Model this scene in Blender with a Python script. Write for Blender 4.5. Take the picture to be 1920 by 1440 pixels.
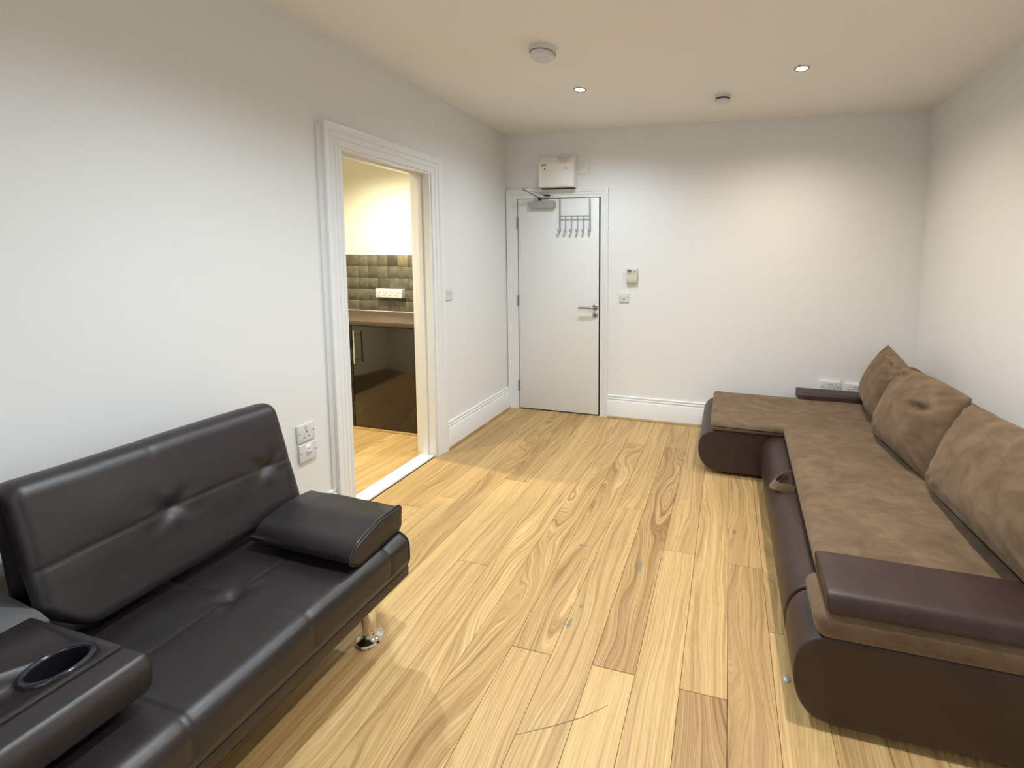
import bpy, bmesh, math, random
from mathutils import Vector, Matrix, noise

for o in list(bpy.data.objects):
    bpy.data.objects.remove(o, do_unlink=True)
scene = bpy.context.scene
COL = scene.collection
PI = math.pi
rnd = random.Random(7)

# ------------------------------------------------------------------ camera
# world: x across the room (left wall 0, right wall 3.42), y depth (back wall 0, room towards -y), z up
cam_d = bpy.data.cameras.new('camera')
cam = bpy.data.objects.new('camera', cam_d)
COL.objects.link(cam)
CAM_C = (2.01, -3.548, 1.445)
MX, MY, MZ = (0.97459, 0.22375, 0.01046), (0.02762, -0.07367, -0.9969), (-0.22229, 0.97186, -0.07797)
# rows of the world->camera rotation: right, down, forward
right = Vector((MX[0], MX[1], MX[2]))
down = Vector((MY[0], MY[1], MY[2]))
fwd = Vector((MZ[0], MZ[1], MZ[2]))
cam.matrix_world = Matrix(((right.x, -down.x, -fwd.x, CAM_C[0]),
                           (right.y, -down.y, -fwd.y, CAM_C[1]),
                           (right.z, -down.z, -fwd.z, CAM_C[2]),
                           (0, 0, 0, 1)))
cam_d.sensor_width = 36.0
cam_d.lens = 784.97 / 1920 * 36.0
cam_d.shift_x = (960 - 1186.26) / 1920
cam_d.shift_y = (542.31 - 720) / 1920
cam_d.clip_start = 0.02
scene.camera = cam

# ------------------------------------------------------------------ world, light, exposure
world = bpy.data.worlds.new('sky')
scene.world = world
world.use_nodes = True
wb = world.node_tree.nodes['Background']
wb.inputs['Color'].default_value = (0.72, 0.84, 1.0, 1)
wb.inputs['Strength'].default_value = 1.8
vs = scene.view_settings
vs.view_transform = 'Standard'
vs.look = 'None'
vs.exposure = 0.40
vs.gamma = 1.0
vs.use_curve_mapping = False

def spot(name, loc, energy, color, angle=147, blend=1.0, radius=0.022):
    d = bpy.data.lights.new(name, 'SPOT')
    d.energy = energy
    d.color = color
    d.spot_size = math.radians(angle)
    d.spot_blend = blend
    d.shadow_soft_size = radius
    o = bpy.data.objects.new(name, d)
    o.location = loc
    COL.objects.link(o)
    return o

COOL = (0.76, 0.90, 1.0)
WARM = (1.0, 0.87, 0.74)
DL = [((1.02, -0.845), COOL, 56), ((2.39, -0.885), WARM, 54),
      ((1.15, -2.40), COOL, 90), ((2.42, -2.36), (0.98, 0.95, 0.92), 90), ((1.7, -4.2), (0.86, 0.93, 1.0), 30)]
for (lx, ly), c, e in DL:
    spot('downlight_lamp', (lx, ly, 2.525), e, c, 157 if ly > -1 else 145)
spot('kitchen_lamp', (-0.92, -0.98, 2.36), 130, (1.0, 0.92, 0.66), 155)
spot('kitchen_lamp', (-1.0, -2.0, 2.36), 80, (1.0, 0.92, 0.66), 155)
pd = bpy.data.lights.new('window_portal', 'AREA')  # guides sky light through the added rear window
pd.shape = 'RECTANGLE'; pd.size = 1.5; pd.size_y = 1.3
pd.cycles.is_portal = True
po = bpy.data.objects.new('window_portal', pd)
po.location = (1.7, -5.12, 1.5)
po.rotation_euler = (PI / 2, 0, 0)
COL.objects.link(po)

# ------------------------------------------------------------------ materials
def new_mat(name):
    m = bpy.data.materials.new(name)
    m.use_nodes = True
    nt = m.node_tree
    b = nt.nodes['Principled BSDF']
    return m, nt, b

def N(nt, t, **kw):
    n = nt.nodes.new(t)
    for k, v in kw.items():
        if k in n.inputs.keys() if isinstance(k, str) else False:
            n.inputs[k].default_value = v
        else:
            setattr(n, k, v)
    return n

def simple(name, col, rough=0.5, metal=0.0, bump=0.0, bscale=200, spec=0.5, coat=0.0, var=0.0, vscale=4.0):
    m, nt, b = new_mat(name)
    b.inputs['Base Color'].default_value = (*col, 1)
    b.inputs['Roughness'].default_value = rough
    b.inputs['Metallic'].default_value = metal
    b.inputs['Specular IOR Level'].default_value = spec
    if coat:
        b.inputs['Coat Weight'].default_value = coat
        b.inputs['Coat Roughness'].default_value = 0.08
    tc = nt.nodes.new('ShaderNodeTexCoord')
    if bump:
        n = nt.nodes.new('ShaderNodeTexNoise'); n.inputs['Scale'].default_value = bscale
        n.inputs['Detail'].default_value = 3
        bp = nt.nodes.new('ShaderNodeBump'); bp.inputs['Strength'].default_value = bump
        bp.inputs['Distance'].default_value = 0.002
        nt.links.new(tc.outputs['Object'], n.inputs['Vector'])
        nt.links.new(n.outputs['Fac'], bp.inputs['Height'])
        nt.links.new(bp.outputs['Normal'], b.inputs['Normal'])
    if var:
        n = nt.nodes.new('ShaderNodeTexNoise'); n.inputs['Scale'].default_value = vscale
        n.inputs['Detail'].default_value = 4
        nt.links.new(tc.outputs['Object'], n.inputs['Vector'])
        cr = nt.nodes.new('ShaderNodeValToRGB')
        cr.color_ramp.elements[0].position = 0.3; cr.color_ramp.elements[1].position = 0.7
        cr.color_ramp.elements[0].color = (*[c * (1 - var) for c in col], 1)
        cr.color_ramp.elements[1].color = (*[min(1, c * (1 + var)) for c in col], 1)
        nt.links.new(n.outputs['Fac'], cr.inputs['Fac'])
        nt.links.new(cr.outputs['Color'], b.inputs['Base Color'])
    return m

M = {}
M['wall'] = simple('wall_paint', (0.80, 0.80, 0.785), 0.75, bump=0.06, bscale=220)
M['ceiling'] = simple('ceiling_paint', (0.89, 0.865, 0.81), 0.85, bump=0.05, bscale=160)
M['kwall'] = simple('kitchen_wall_paint', (0.86, 0.84, 0.74), 0.7, bump=0.05, bscale=200)
M['gloss_white'] = simple('white_gloss_paint', (0.82, 0.82, 0.81), 0.32)
M['door_white'] = simple('white_satin_door', (0.80, 0.80, 0.78), 0.38, bump=0.02, bscale=80)
M['plastic'] = simple('white_plastic', (0.70, 0.70, 0.70), 0.28)
M['plastic_warm'] = simple('aged_white_plastic', (0.82, 0.80, 0.74), 0.35)
M['beige_plastic'] = simple('beige_plastic', (0.60, 0.58, 0.47), 0.4)
M['chrome'] = simple('chrome', (0.80, 0.80, 0.80), 0.07, 1.0)
M['steel'] = simple('brushed_steel', (0.42, 0.41, 0.39), 0.30, 1.0, bump=0.03, bscale=300)
M['silver_paint'] = simple('silver_paint', (0.42, 0.42, 0.39), 0.42, 0.35)
M['rack'] = simple('grey_coated_wire', (0.38, 0.41, 0.41), 0.4, 0.3)
M['dark'] = simple('dark_gap', (0.012, 0.011, 0.010), 0.7)
M['screw'] = simple('screw_head', (0.10, 0.10, 0.10), 0.4, 0.8)
M['slot'] = simple('socket_slot', (0.03, 0.03, 0.03), 0.6)
M['orange'] = simple('orange_label', (0.75, 0.22, 0.02), 0.5)
M['red_print'] = simple('faded_red_print', (0.75, 0.48, 0.38), 0.5, var=0.15, vscale=90)
M['lcd'] = simple('lcd_glass', (0.16, 0.19, 0.17), 0.2)
M['grey_print'] = simple('grey_print', (0.25, 0.25, 0.24), 0.5)
M['bead'] = simple('oak_bead', (0.36, 0.22, 0.085), 0.45, var=0.25, vscale=9)
M['worktop'] = simple('worktop_laminate', (0.085, 0.058, 0.040), 0.4, var=0.15, vscale=25)
M['gloss_black'] = simple('gloss_dark_cabinet', (0.018, 0.012, 0.008), 0.09, spec=0.6)
M['carcass'] = simple('dark_carcass', (0.02, 0.016, 0.012), 0.5)
M['grout'] = simple('grout', (0.24, 0.22, 0.165), 0.8)
M['sealant'] = simple('white_sealant', (0.72, 0.71, 0.62), 0.4)
M['black_plastic'] = simple('black_plastic', (0.012, 0.012, 0.016), 0.22)
M['lining'] = simple('grey_lining_cloth', (0.105, 0.105, 0.105), 0.9, bump=0.2, bscale=500)
M['subfloor'] = simple('subfloor', (0.05, 0.03, 0.015), 0.9)
M['frost'] = simple('cream_frame', (0.8, 0.8, 0.78), 0.4)

def emis(name, col, s):
    m, nt, b = new_mat(name)
    b.inputs['Base Color'].default_value = (0.8, 0.8, 0.8, 1)
    b.inputs['Emission Color'].default_value = (*col, 1)
    b.inputs['Emission Strength'].default_value = s
    return m
M['led_cool'] = emis('led_cool', (0.88, 0.94, 1.0), 22)
M['led_warm'] = emis('led_warm', (1.0, 0.88, 0.76), 22)
M['neon'] = emis('red_neon', (1.0, 0.06, 0.03), 3.0)

def glass_mat():
    m, nt, b = new_mat('window_glass')
    b.inputs['Base Color'].default_value = (1, 1, 1, 1)
    b.inputs['Roughness'].default_value = 0.0
    b.inputs['Transmission Weight'].default_value = 1.0
    b.inputs['IOR'].default_value = 1.01
    return m
M['glass'] = glass_mat()

def leather(name, base, rough, sheen_col=None, spec=0.5):
    m, nt, b = new_mat(name)
    b.inputs['Roughness'].default_value = rough
    b.inputs['Specular IOR Level'].default_value = spec
    tc = nt.nodes.new('ShaderNodeTexCoord')
    v = nt.nodes.new('ShaderNodeTexVoronoi'); v.inputs['Scale'].default_value = 420
    v.feature = 'DISTANCE_TO_EDGE'
    n2 = nt.nodes.new('ShaderNodeTexNoise'); n2.inputs['Scale'].default_value = 14; n2.inputs['Detail'].default_value = 3
    bp = nt.nodes.new('ShaderNodeBump'); bp.inputs['Strength'].default_value = 0.22; bp.inputs['Distance'].default_value = 0.0012
    bp2 = nt.nodes.new('ShaderNodeBump'); bp2.inputs['Strength'].default_value = 0.25; bp2.inputs['Distance'].default_value = 0.006
    cr = nt.nodes.new('ShaderNodeValToRGB')
    cr.color_ramp.elements[0].position = 0.35; cr.color_ramp.elements[1].position = 0.7
    cr.color_ramp.elements[0].color = (*[c * 0.85 for c in base], 1)
    cr.color_ramp.elements[1].color = (*[c * 1.15 for c in base], 1)
    L = nt.links.new
    L(tc.outputs['Object'], v.inputs['Vector']); L(tc.outputs['Object'], n2.inputs['Vector'])
    L(v.outputs['Distance'], bp.inputs['Height'])
    L(n2.outputs['Fac'], bp2.inputs['Height']); L(bp2.outputs['Normal'], bp.inputs['Normal'])
    L(bp.outputs['Normal'], b.inputs['Normal'])
    L(n2.outputs['Fac'], cr.inputs['Fac']); L(cr.outputs['Color'], b.inputs['Base Color'])
    return m
M['futon'] = leather('dark_brown_leather', (0.0155, 0.0118, 0.0118), 0.41, spec=0.62)
M['futon_pipe'] = leather('piping_leather', (0.020, 0.016, 0.016), 0.33)
M['futon_rail'] = leather('rail_vinyl', (0.040, 0.028, 0.020), 0.5)
M['sofa_leather'] = leather('aubergine_leatherette', (0.036, 0.0185, 0.0150), 0.43, spec=0.45)

def suede():
    m, nt, b = new_mat('tan_suede')
    b.inputs['Roughness'].default_value = 0.95
    b.inputs['Specular IOR Level'].default_value = 0.15
    b.inputs['Sheen Weight'].default_value = 0.25
    b.inputs['Sheen Roughness'].default_value = 0.5
    b.inputs['Sheen Tint'].default_value = (0.75, 0.6, 0.45, 1)
    tc = nt.nodes.new('ShaderNodeTexCoord')
    mp = nt.nodes.new('ShaderNodeMapping'); mp.inputs['Scale'].default_value = (1.4, 2.2, 2)
    n = nt.nodes.new('ShaderNodeTexNoise'); n.inputs['Scale'].default_value = 5.5; n.inputs['Detail'].default_value = 10
    n.inputs['Distortion'].default_value = 0.6; n.inputs['Roughness'].default_value = 0.62
    f = nt.nodes.new('ShaderNodeTexNoise'); f.inputs['Scale'].default_value = 420; f.inputs['Detail'].default_value = 2
    cr = nt.nodes.new('ShaderNodeValToRGB')
    e = cr.color_ramp.elements
    e[0].position = 0.34; e[0].color = (0.124, 0.082, 0.047, 1)
    e[1].position = 0.66; e[1].color = (0.208, 0.142, 0.086, 1)
    x = e.new(0.5); x.color = (0.164, 0.110, 0.065, 1)
    mx = nt.nodes.new('ShaderNodeMixRGB'); mx.blend_type = 'MULTIPLY'; mx.inputs['Fac'].default_value = 0.3
    bp = nt.nodes.new('ShaderNodeBump'); bp.inputs['Strength'].default_value = 0.35; bp.inputs['Distance'].default_value = 0.0015
    L = nt.links.new
    L(tc.outputs['Object'], mp.inputs['Vector']); L(mp.outputs['Vector'], n.inputs['Vector'])
    L(tc.outputs['Object'], f.inputs['Vector'])
    L(n.outputs['Fac'], cr.inputs['Fac']); L(cr.outputs['Color'], mx.inputs['Color1'])
    L(f.outputs['Fac'], mx.inputs['Color2']); L(mx.outputs['Color'], b.inputs['Base Color'])
    L(f.outputs['Fac'], bp.inputs['Height']); L(bp.outputs['Normal'], b.inputs['Normal'])
    return m
M['suede'] = suede()

def oak():
    """oak grain; per-plank offset and tone come from object properties 'seed', 'tone', 'figure'"""
    m, nt, b = new_mat('oak_plank')
    L = nt.links.new
    tc = nt.nodes.new('ShaderNodeTexCoord')
    def attr(nm):
        a = nt.nodes.new('ShaderNodeAttribute'); a.attribute_type = 'OBJECT'; a.attribute_name = nm; return a
    seed, tone, fig = attr('seed'), attr('tone'), attr('figure')
    off = nt.nodes.new('ShaderNodeVectorMath'); off.operation = 'ADD'
    sc = nt.nodes.new('ShaderNodeCombineXYZ')
    L(seed.outputs['Fac'], sc.inputs['X']); L(seed.outputs['Fac'], sc.inputs['Y']); L(seed.outputs['Fac'], sc.inputs['Z'])
    L(tc.outputs['Object'], off.inputs[0]); L(sc.outputs['Vector'], off.inputs[1])
    # distortion field
    mpd = nt.nodes.new('ShaderNodeMapping'); mpd.inputs['Scale'].default_value = (4.5, 1.15, 1)
    L(off.outputs['Vector'], mpd.inputs['Vector'])
    nd = nt.nodes.new('ShaderNodeTexNoise'); nd.inputs['Scale'].default_value = 1.0; nd.inputs['Detail'].default_value = 2.2
    nd.inputs['Roughness'].default_value = 0.42
    L(mpd.outputs['Vector'], nd.inputs['Vector'])
    sub = nt.nodes.new('ShaderNodeMath'); sub.operation = 'SUBTRACT'; sub.inputs[1].default_value = 0.5
    L(nd.outputs['Fac'], sub.inputs[0])
    mul = nt.nodes.new('ShaderNodeMath'); mul.operation = 'MULTIPLY'
    fs = nt.nodes.new('ShaderNodeMath'); fs.operation = 'MULTIPLY_ADD'; fs.inputs[1].default_value = 0.52; fs.inputs[2].default_value = 0.02
    L(fig.outputs['Fac'], fs.inputs[0]); L(sub.outputs[0], mul.inputs[0]); L(fs.outputs[0], mul.inputs[1])
    sep = nt.nodes.new('ShaderNodeSeparateXYZ'); L(off.outputs['Vector'], sep.inputs[0])
    ax = nt.nodes.new('ShaderNodeMath'); ax.operation = 'ADD'
    L(sep.outputs['X'], ax.inputs[0]); L(mul.outputs[0], ax.inputs[1])
    # grain lines: fine noise stretched along the plank, sampled with warped x
    cmb = nt.nodes.new('ShaderNodeCombineXYZ')
    L(ax.outputs[0], cmb.inputs['X']); L(sep.outputs['Y'], cmb.inputs['Y'])
    mpg = nt.nodes.new('ShaderNodeMapping'); mpg.inputs['Scale'].default_value = (70, 1.6, 1)
    L(cmb.outputs['Vector'], mpg.inputs['Vector'])
    ng = nt.nodes.new('ShaderNodeTexNoise'); ng.inputs['Scale'].default_value = 1.0; ng.inputs['Detail'].default_value = 5
    ng.inputs['Roughness'].default_value = 0.6
    L(mpg.outputs['Vector'], ng.inputs['Vector'])
    # wide streaks
    mpw = nt.nodes.new('ShaderNodeMapping'); mpw.inputs['Scale'].default_value = (24, 0.5, 1)
    L(cmb.outputs['Vector'], mpw.inputs['Vector'])
    nw = nt.nodes.new('ShaderNodeTexNoise'); nw.inputs['Scale'].default_value = 1.0; nw.inputs['Detail'].default_value = 3
    L(mpw.outputs['Vector'], nw.inputs['Vector'])
    # pores
    mpp = nt.nodes.new('ShaderNodeMapping'); mpp.inputs['Scale'].default_value = (520, 16, 1)
    L(cmb.outputs['Vector'], mpp.inputs['Vector'])
    npo = nt.nodes.new('ShaderNodeTexNoise'); npo.inputs['Scale'].default_value = 1.0; npo.inputs['Detail'].default_value = 2
    L(mpp.outputs['Vector'], npo.inputs['Vector'])
    r1 = nt.nodes.new('ShaderNodeValToRGB')
    e = r1.color_ramp.elements
    e[0].position = 0.36; e[0].color = (0.300, 0.160, 0.060, 1)
    e[1].position = 0.58; e[1].color = (0.660, 0.480, 0.235, 1)
    x = e.new(0.45); x.color = (0.520, 0.345, 0.145, 1)
    L(ng.outputs['Fac'], r1.inputs['Fac'])
    r2 = nt.nodes.new('ShaderNodeValToRGB')
    e = r2.color_ramp.elements
    e[0].position = 0.38; e[0].color = (0.74, 0.66, 0.57, 1)
    e[1].position = 0.60; e[1].color = (1.06, 1.06, 1.06, 1)
    L(nw.outputs['Fac'], r2.inputs['Fac'])
    m1 = nt.nodes.new('ShaderNodeMixRGB'); m1.blend_type = 'MULTIPLY'; m1.inputs['Fac'].default_value = 1
    L(r1.outputs['Color'], m1.inputs['Color1']); L(r2.outputs['Color'], m1.inputs['Color2'])
    # growth-ring lines following the warped field
    sx = nt.nodes.new('ShaderNodeMath'); sx.operation = 'MULTIPLY'; sx.inputs[1].default_value = 2 * PI * 78
    L(ax.outputs[0], sx.inputs[0])
    wob = nt.nodes.new('ShaderNodeMath'); wob.operation = 'MULTIPLY_ADD'; wob.inputs[1].default_value = 5.0
    L(ng.outputs['Fac'], wob.inputs[0]); L(sx.outputs[0], wob.inputs[2])
    sn = nt.nodes.new('ShaderNodeMath'); sn.operation = 'SINE'; L(wob.outputs[0], sn.inputs[0])
    rl = nt.nodes.new('ShaderNodeValToRGB')
    e = rl.color_ramp.elements
    e[0].position = 0.45; e[0].color = (1, 1, 1, 1)
    e[1].position = 0.98; e[1].color = (0.64, 0.53, 0.40, 1)
    hs = nt.nodes.new('ShaderNodeMath'); hs.operation = 'MULTIPLY_ADD'; hs.inputs[1].default_value = 0.5; hs.inputs[2].default_value = 0.5
    L(sn.outputs[0], hs.inputs[0]); L(hs.outputs[0], rl.inputs['Fac'])
    m1b = nt.nodes.new('ShaderNodeMixRGB'); m1b.blend_type = 'MULTIPLY'
    L(nw.outputs['Fac'], m1b.inputs['Fac'])
    L(m1.outputs['Color'], m1b.inputs['Color1']); L(rl.outputs['Color'], m1b.inputs['Color2'])
    base = nt.nodes.new('ShaderNodeMixRGB'); base.inputs['Fac'].default_value = 0.55
    base.inputs['Color1'].default_value = (0.575, 0.405, 0.185, 1)
    # figure strength raises grain contrast
    fc = nt.nodes.new('ShaderNodeMath'); fc.operation = 'MULTIPLY_ADD'; fc.inputs[1].default_value = 0.42; fc.inputs[2].default_value = 0.40
    fc.use_clamp = True
    L(fig.outputs['Fac'], fc.inputs[0]); L(fc.outputs[0], base.inputs['Fac'])
    L(m1b.outputs['Color'], base.inputs['Color2'])
    r3 = nt.nodes.new('ShaderNodeValToRGB')
    e = r3.color_ramp.elements
    e[0].position = 0.40; e[0].color = (0.86, 0.80, 0.74, 1)
    e[1].position = 0.55; e[1].color = (1, 1, 1, 1)
    L(npo.outputs['Fac'], r3.inputs['Fac'])
    m2 = nt.nodes.new('ShaderNodeMixRGB'); m2.blend_type = 'MULTIPLY'; m2.inputs['Fac'].default_value = 0.7
    L(base.outputs['Color'], m2.inputs['Color1']); L(r3.outputs['Color'], m2.inputs['Color2'])
    # plank tone: 0 dark brown .. 0.5 normal .. 1 pale
    r4 = nt.nodes.new('ShaderNodeValToRGB')
    e = r4.color_ramp.elements
    e[0].position = 0.0; e[0].color = (0.60, 0.53, 0.46, 1)
    e[1].position = 1.0; e[1].color = (1.16, 1.15, 1.10, 1)
    x = e.new(0.5); x.color = (0.92, 0.90, 0.86, 1)
    L(tone.outputs['Fac'], r4.inputs['Fac'])
    m3 = nt.nodes.new('ShaderNodeMixRGB'); m3.blend_type = 'MULTIPLY'; m3.inputs['Fac'].default_value = 1
    L(m2.outputs['Color'], m3.inputs['Color1']); L(r4.outputs['Color'], m3.inputs['Color2'])
    # knots: rare dark spots
    mpk = nt.nodes.new('ShaderNodeMapping'); mpk.inputs['Scale'].default_value = (3.2, 1.7, 1)
    L(off.outputs['Vector'], mpk.inputs['Vector'])
    vk = nt.nodes.new('ShaderNodeTexVoronoi'); vk.inputs['Scale'].default_value = 1.0
    L(mpk.outputs['Vector'], vk.inputs['Vector'])
    rk = nt.nodes.new('ShaderNodeValToRGB')
    e = rk.color_ramp.elements
    e[0].position = 0.012; e[0].color = (0.28, 0.2, 0.14, 1)
    e[1].position = 0.05; e[1].color = (1, 1, 1, 1)
    L(vk.outputs['Distance'], rk.inputs['Fac'])
    m4 = nt.nodes.new('ShaderNodeMixRGB'); m4.blend_type = 'MULTIPLY'; m4.inputs['Fac'].default_value = 0.8
    L(m3.outputs['Color'], m4.inputs['Color1']); L(rk.outputs['Color'], m4.inputs['Color2'])
    L(m4.outputs['Color'], b.inputs['Base Color'])
    rr = nt.nodes.new('ShaderNodeMapRange')
    rr.inputs['To Min'].default_value = 0.36; rr.inputs['To Max'].default_value = 0.50
    L(ng.outputs['Fac'], rr.inputs['Value']); L(rr.outputs['Result'], b.inputs['Roughness'])
    bp = nt.nodes.new('ShaderNodeBump'); bp.inputs['Strength'].default_value = 0.12; bp.inputs['Distance'].default_value = 0.001
    L(npo.outputs['Fac'], bp.inputs['Height']); L(bp.outputs['Normal'], b.inputs['Normal'])
    b.inputs['Specular IOR Level'].default_value = 0.45
    return m
M['oak'] = oak()

def tile_mat():
    m, nt, b = new_mat('stone_tile')
    L = nt.links.new
    tc = nt.nodes.new('ShaderNodeTexCoord')
    a = nt.nodes.new('ShaderNodeAttribute'); a.attribute_type = 'OBJECT'; a.attribute_name = 'tone'
    s = nt.nodes.new('ShaderNodeAttribute'); s.attribute_type = 'OBJECT'; s.attribute_name = 'seed'
    r = nt.nodes.new('ShaderNodeValToRGB')
    e = r.color_ramp.elements
    e[0].position = 0.0; e[0].color = (0.066, 0.060, 0.047, 1)
    e[1].position = 1.0; e[1].color = (0.210, 0.180, 0.105, 1)
    for p, c in ((0.2, (0.090, 0.076, 0.058)), (0.4, (0.098, 0.096, 0.072)), (0.6, (0.120, 0.106, 0.083)),
                 (0.75, (0.122, 0.122, 0.088)), (0.88, (0.165, 0.158, 0.138))):
        x = e.new(p); x.color = (*c, 1)
    L(a.outputs['Fac'], r.inputs['Fac'])
    off = nt.nodes.new('ShaderNodeVectorMath'); off.operation = 'ADD'
    cx = nt.nodes.new('ShaderNodeCombineXYZ'); L(s.outputs['Fac'], cx.inputs['X']); L(s.outputs['Fac'], cx.inputs['Z'])
    L(tc.outputs['Object'], off.inputs[0]); L(cx.outputs[0], off.inputs[1])
    n = nt.nodes.new('ShaderNodeTexNoise'); n.inputs['Scale'].default_value = 22; n.inputs['Detail'].default_value = 5
    L(off.outputs['Vector'], n.inputs['Vector'])
    r2 = nt.nodes.new('ShaderNodeValToRGB')
    r2.color_ramp.elements[0].position = 0.3; r2.color_ramp.elements[0].color = (0.86, 0.86, 0.84, 1)
    r2.color_ramp.elements[1].position = 0.7; r2.color_ramp.elements[1].color = (1.45, 1.42, 1.38, 1)
    L(n.outputs['Fac'], r2.inputs['Fac'])
    mx = nt.nodes.new('ShaderNodeMixRGB'); mx.blend_type = 'MULTIPLY'; mx.inputs['Fac'].default_value = 1
    L(r.outputs['Color'], mx.inputs['Color1']); L(r2.outputs['Color'], mx.inputs['Color2'])
    L(mx.outputs['Color'], b.inputs['Base Color'])
    b.inputs['Roughness'].default_value = 0.42
    bp = nt.nodes.new('ShaderNodeBump'); bp.inputs['Strength'].default_value = 0.4; bp.inputs['Distance'].default_value = 0.002
    L(n.outputs['Fac'], bp.inputs['Height']); L(bp.outputs['Normal'], b.inputs['Normal'])
    return m
M['tile'] = tile_mat()

# ------------------------------------------------------------------ mesh helpers
class MB:
    def __init__(self):
        self.v = []; self.f = []; self.mi = []
    def add(self, vs, fs, mi=0):
        k = len(self.v)
        self.v.extend([tuple(p) for p in vs])
        self.f.extend([tuple(i + k for i in f) for f in fs])
        self.mi.extend([mi] * len(fs))
        return self
    def box(self, x0, x1, y0, y1, z0, z1, bev=0.0, seg=2, mi=0):
        if bev <= 0:
            vs = [(x, y, z) for x in (x0, x1) for y in (y0, y1) for z in (z0, z1)]
            fs = [(0, 1, 3, 2), (4, 6, 7, 5), (0, 4, 5, 1), (2, 3, 7, 6), (0, 2, 6, 4), (1, 5, 7, 3)]
            return self.add(vs, fs, mi)
        bm = bmesh.new()
        bmesh.ops.create_cube(bm, size=1)
        for v in bm.verts:
            v.co = Vector((x0 + (v.co.x + .5) * (x1 - x0), y0 + (v.co.y + .5) * (y1 - y0), z0 + (v.co.z + .5) * (z1 - z0)))
        bev = min(bev, (x1 - x0) * .49, (y1 - y0) * .49, (z1 - z0) * .49)
        bmesh.ops.bevel(bm, geom=list(bm.edges), offset=bev, segments=seg, profile=0.5, affect='EDGES')
        bm.verts.index_update()
        self.add([v.co.copy() for v in bm.verts], [[v.index for v in f.verts] for f in bm.faces], mi)
        bm.free()
        return self
    def xf(self, mat):
        self.v = [tuple(mat @ Vector(p)) for p in self.v]
        return self
    def cyl(self, p0, p1, r0, r1=None, seg=20, caps=True, mi=0):
        r1 = r0 if r1 is None else r1
        return self.lathe_axis(p0, p1, [(0, r0), (1, r1)], seg, caps, mi)
    def lathe_axis(self, p0, p1, prof, seg=24, caps=True, mi=0):
        """prof: list of (t along axis 0..1, radius)"""
        p0 = Vector(p0); p1 = Vector(p1); d = p1 - p0
        z = d.normalized()
        a = Vector((1, 0, 0)) if abs(z.x) < .9 else Vector((0, 1, 0))
        u = z.cross(a).normalized(); w = z.cross(u)
        vs = []; fs = []
        for t, r in prof:
            for i in range(seg):
                an = 2 * PI * i / seg
                vs.append(p0 + d * t + (u * math.cos(an) + w * math.sin(an)) * r)
        for j in range(len(prof) - 1):
            for i in range(seg):
                fs.append((j * seg + i, j * seg + (i + 1) % seg, (j + 1) * seg + (i + 1) % seg, (j + 1) * seg + i))
        if caps:
            fs.append(tuple(range(seg - 1, -1, -1)))
            k = (len(prof) - 1) * seg
            fs.append(tuple(range(k, k + seg)))
        return self.add(vs, fs, mi)
    def tube(self, pts, r, seg=8, caps=True, mi=0):
        pts = [Vector(p) for p in pts]
        vs = []; fs = []
        n = len(pts)
        ref = Vector((0, 0, 1))
        for i, p in enumerate(pts):
            t = (pts[min(i + 1, n - 1)] - pts[max(i - 1, 0)]).normalized()
            a = ref if abs(t.dot(ref)) < .95 else Vector((1, 0, 0))
            u = t.cross(a).normalized(); w = t.cross(u)
            for k in range(seg):
                an = 2 * PI * k / seg
                vs.append(p + (u * math.cos(an) + w * math.sin(an)) * r)
        for j in range(n - 1):
            for i in range(seg):
                fs.append((j * seg + i, j * seg + (i + 1) % seg, (j + 1) * seg + (i + 1) % seg, (j + 1) * seg + i))
        if caps:
            fs.append(tuple(range(seg - 1, -1, -1)))
            k = (n - 1) * seg
            fs.append(tuple(range(k, k + seg)))
        return self.add(vs, fs, mi)
    def prism(self, poly, a0, a1, mapf, mi=0):
        """extrude closed 2D polygon between a0 and a1; mapf(u, v, a) -> xyz"""
        n = len(poly)
        vs = [mapf(u, v, a0) for u, v in poly] + [mapf(u, v, a1) for u, v in poly]
        fs = [(i, (i + 1) % n, n + (i + 1) % n, n + i) for i in range(n)]
        fs.append(tuple(range(n - 1, -1, -1))); fs.append(tuple(range(n, 2 * n)))
        return self.add(vs, fs, mi)
    def build(self, name, mats, parent=None, smooth=True, angle=35):
        me = bpy.data.meshes.new(name)
        me.from_pydata(self.v, [], self.f)
        bm = bmesh.new(); bm.from_mesh(me)
        bmesh.ops.recalc_face_normals(bm, faces=list(bm.faces))
        bm.to_mesh(me); bm.free()
        if not isinstance(mats, (list, tuple)):
            mats = [mats]
        for m_ in mats:
            me.materials.append(m_)
        if len(mats) > 1:
            me.polygons.foreach_set('material_index', self.mi)
        if smooth:
            me.polygons.foreach_set('use_smooth', [True] * len(me.polygons))
            me.set_sharp_from_angle(angle=math.radians(angle))
        me.update()
        o = bpy.data.objects.new(name, me)
        COL.objects.link(o)
        if parent is not None:
            o.parent = parent
            o.matrix_parent_inverse = Matrix.Translation(-Vector(parent.location))
        return o

def tag(o, label=None, cat=None, group=None, kind=None):
    if label: o['label'] = label
    if cat: o['category'] = cat
    if group: o['group'] = group
    if kind: o['kind'] = kind
    return o

def thing(name, loc, label, cat, group=None):
    o = bpy.data.objects.new(name, None)
    o.empty_display_size = 0.05
    o.location = loc
    COL.objects.link(o)
    return tag(o, label, cat, group)

def struct(name, mb, mat, **kw):
    o = mb.build(name, mat, **kw)
    o['kind'] = 'structure'
    return o

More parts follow.
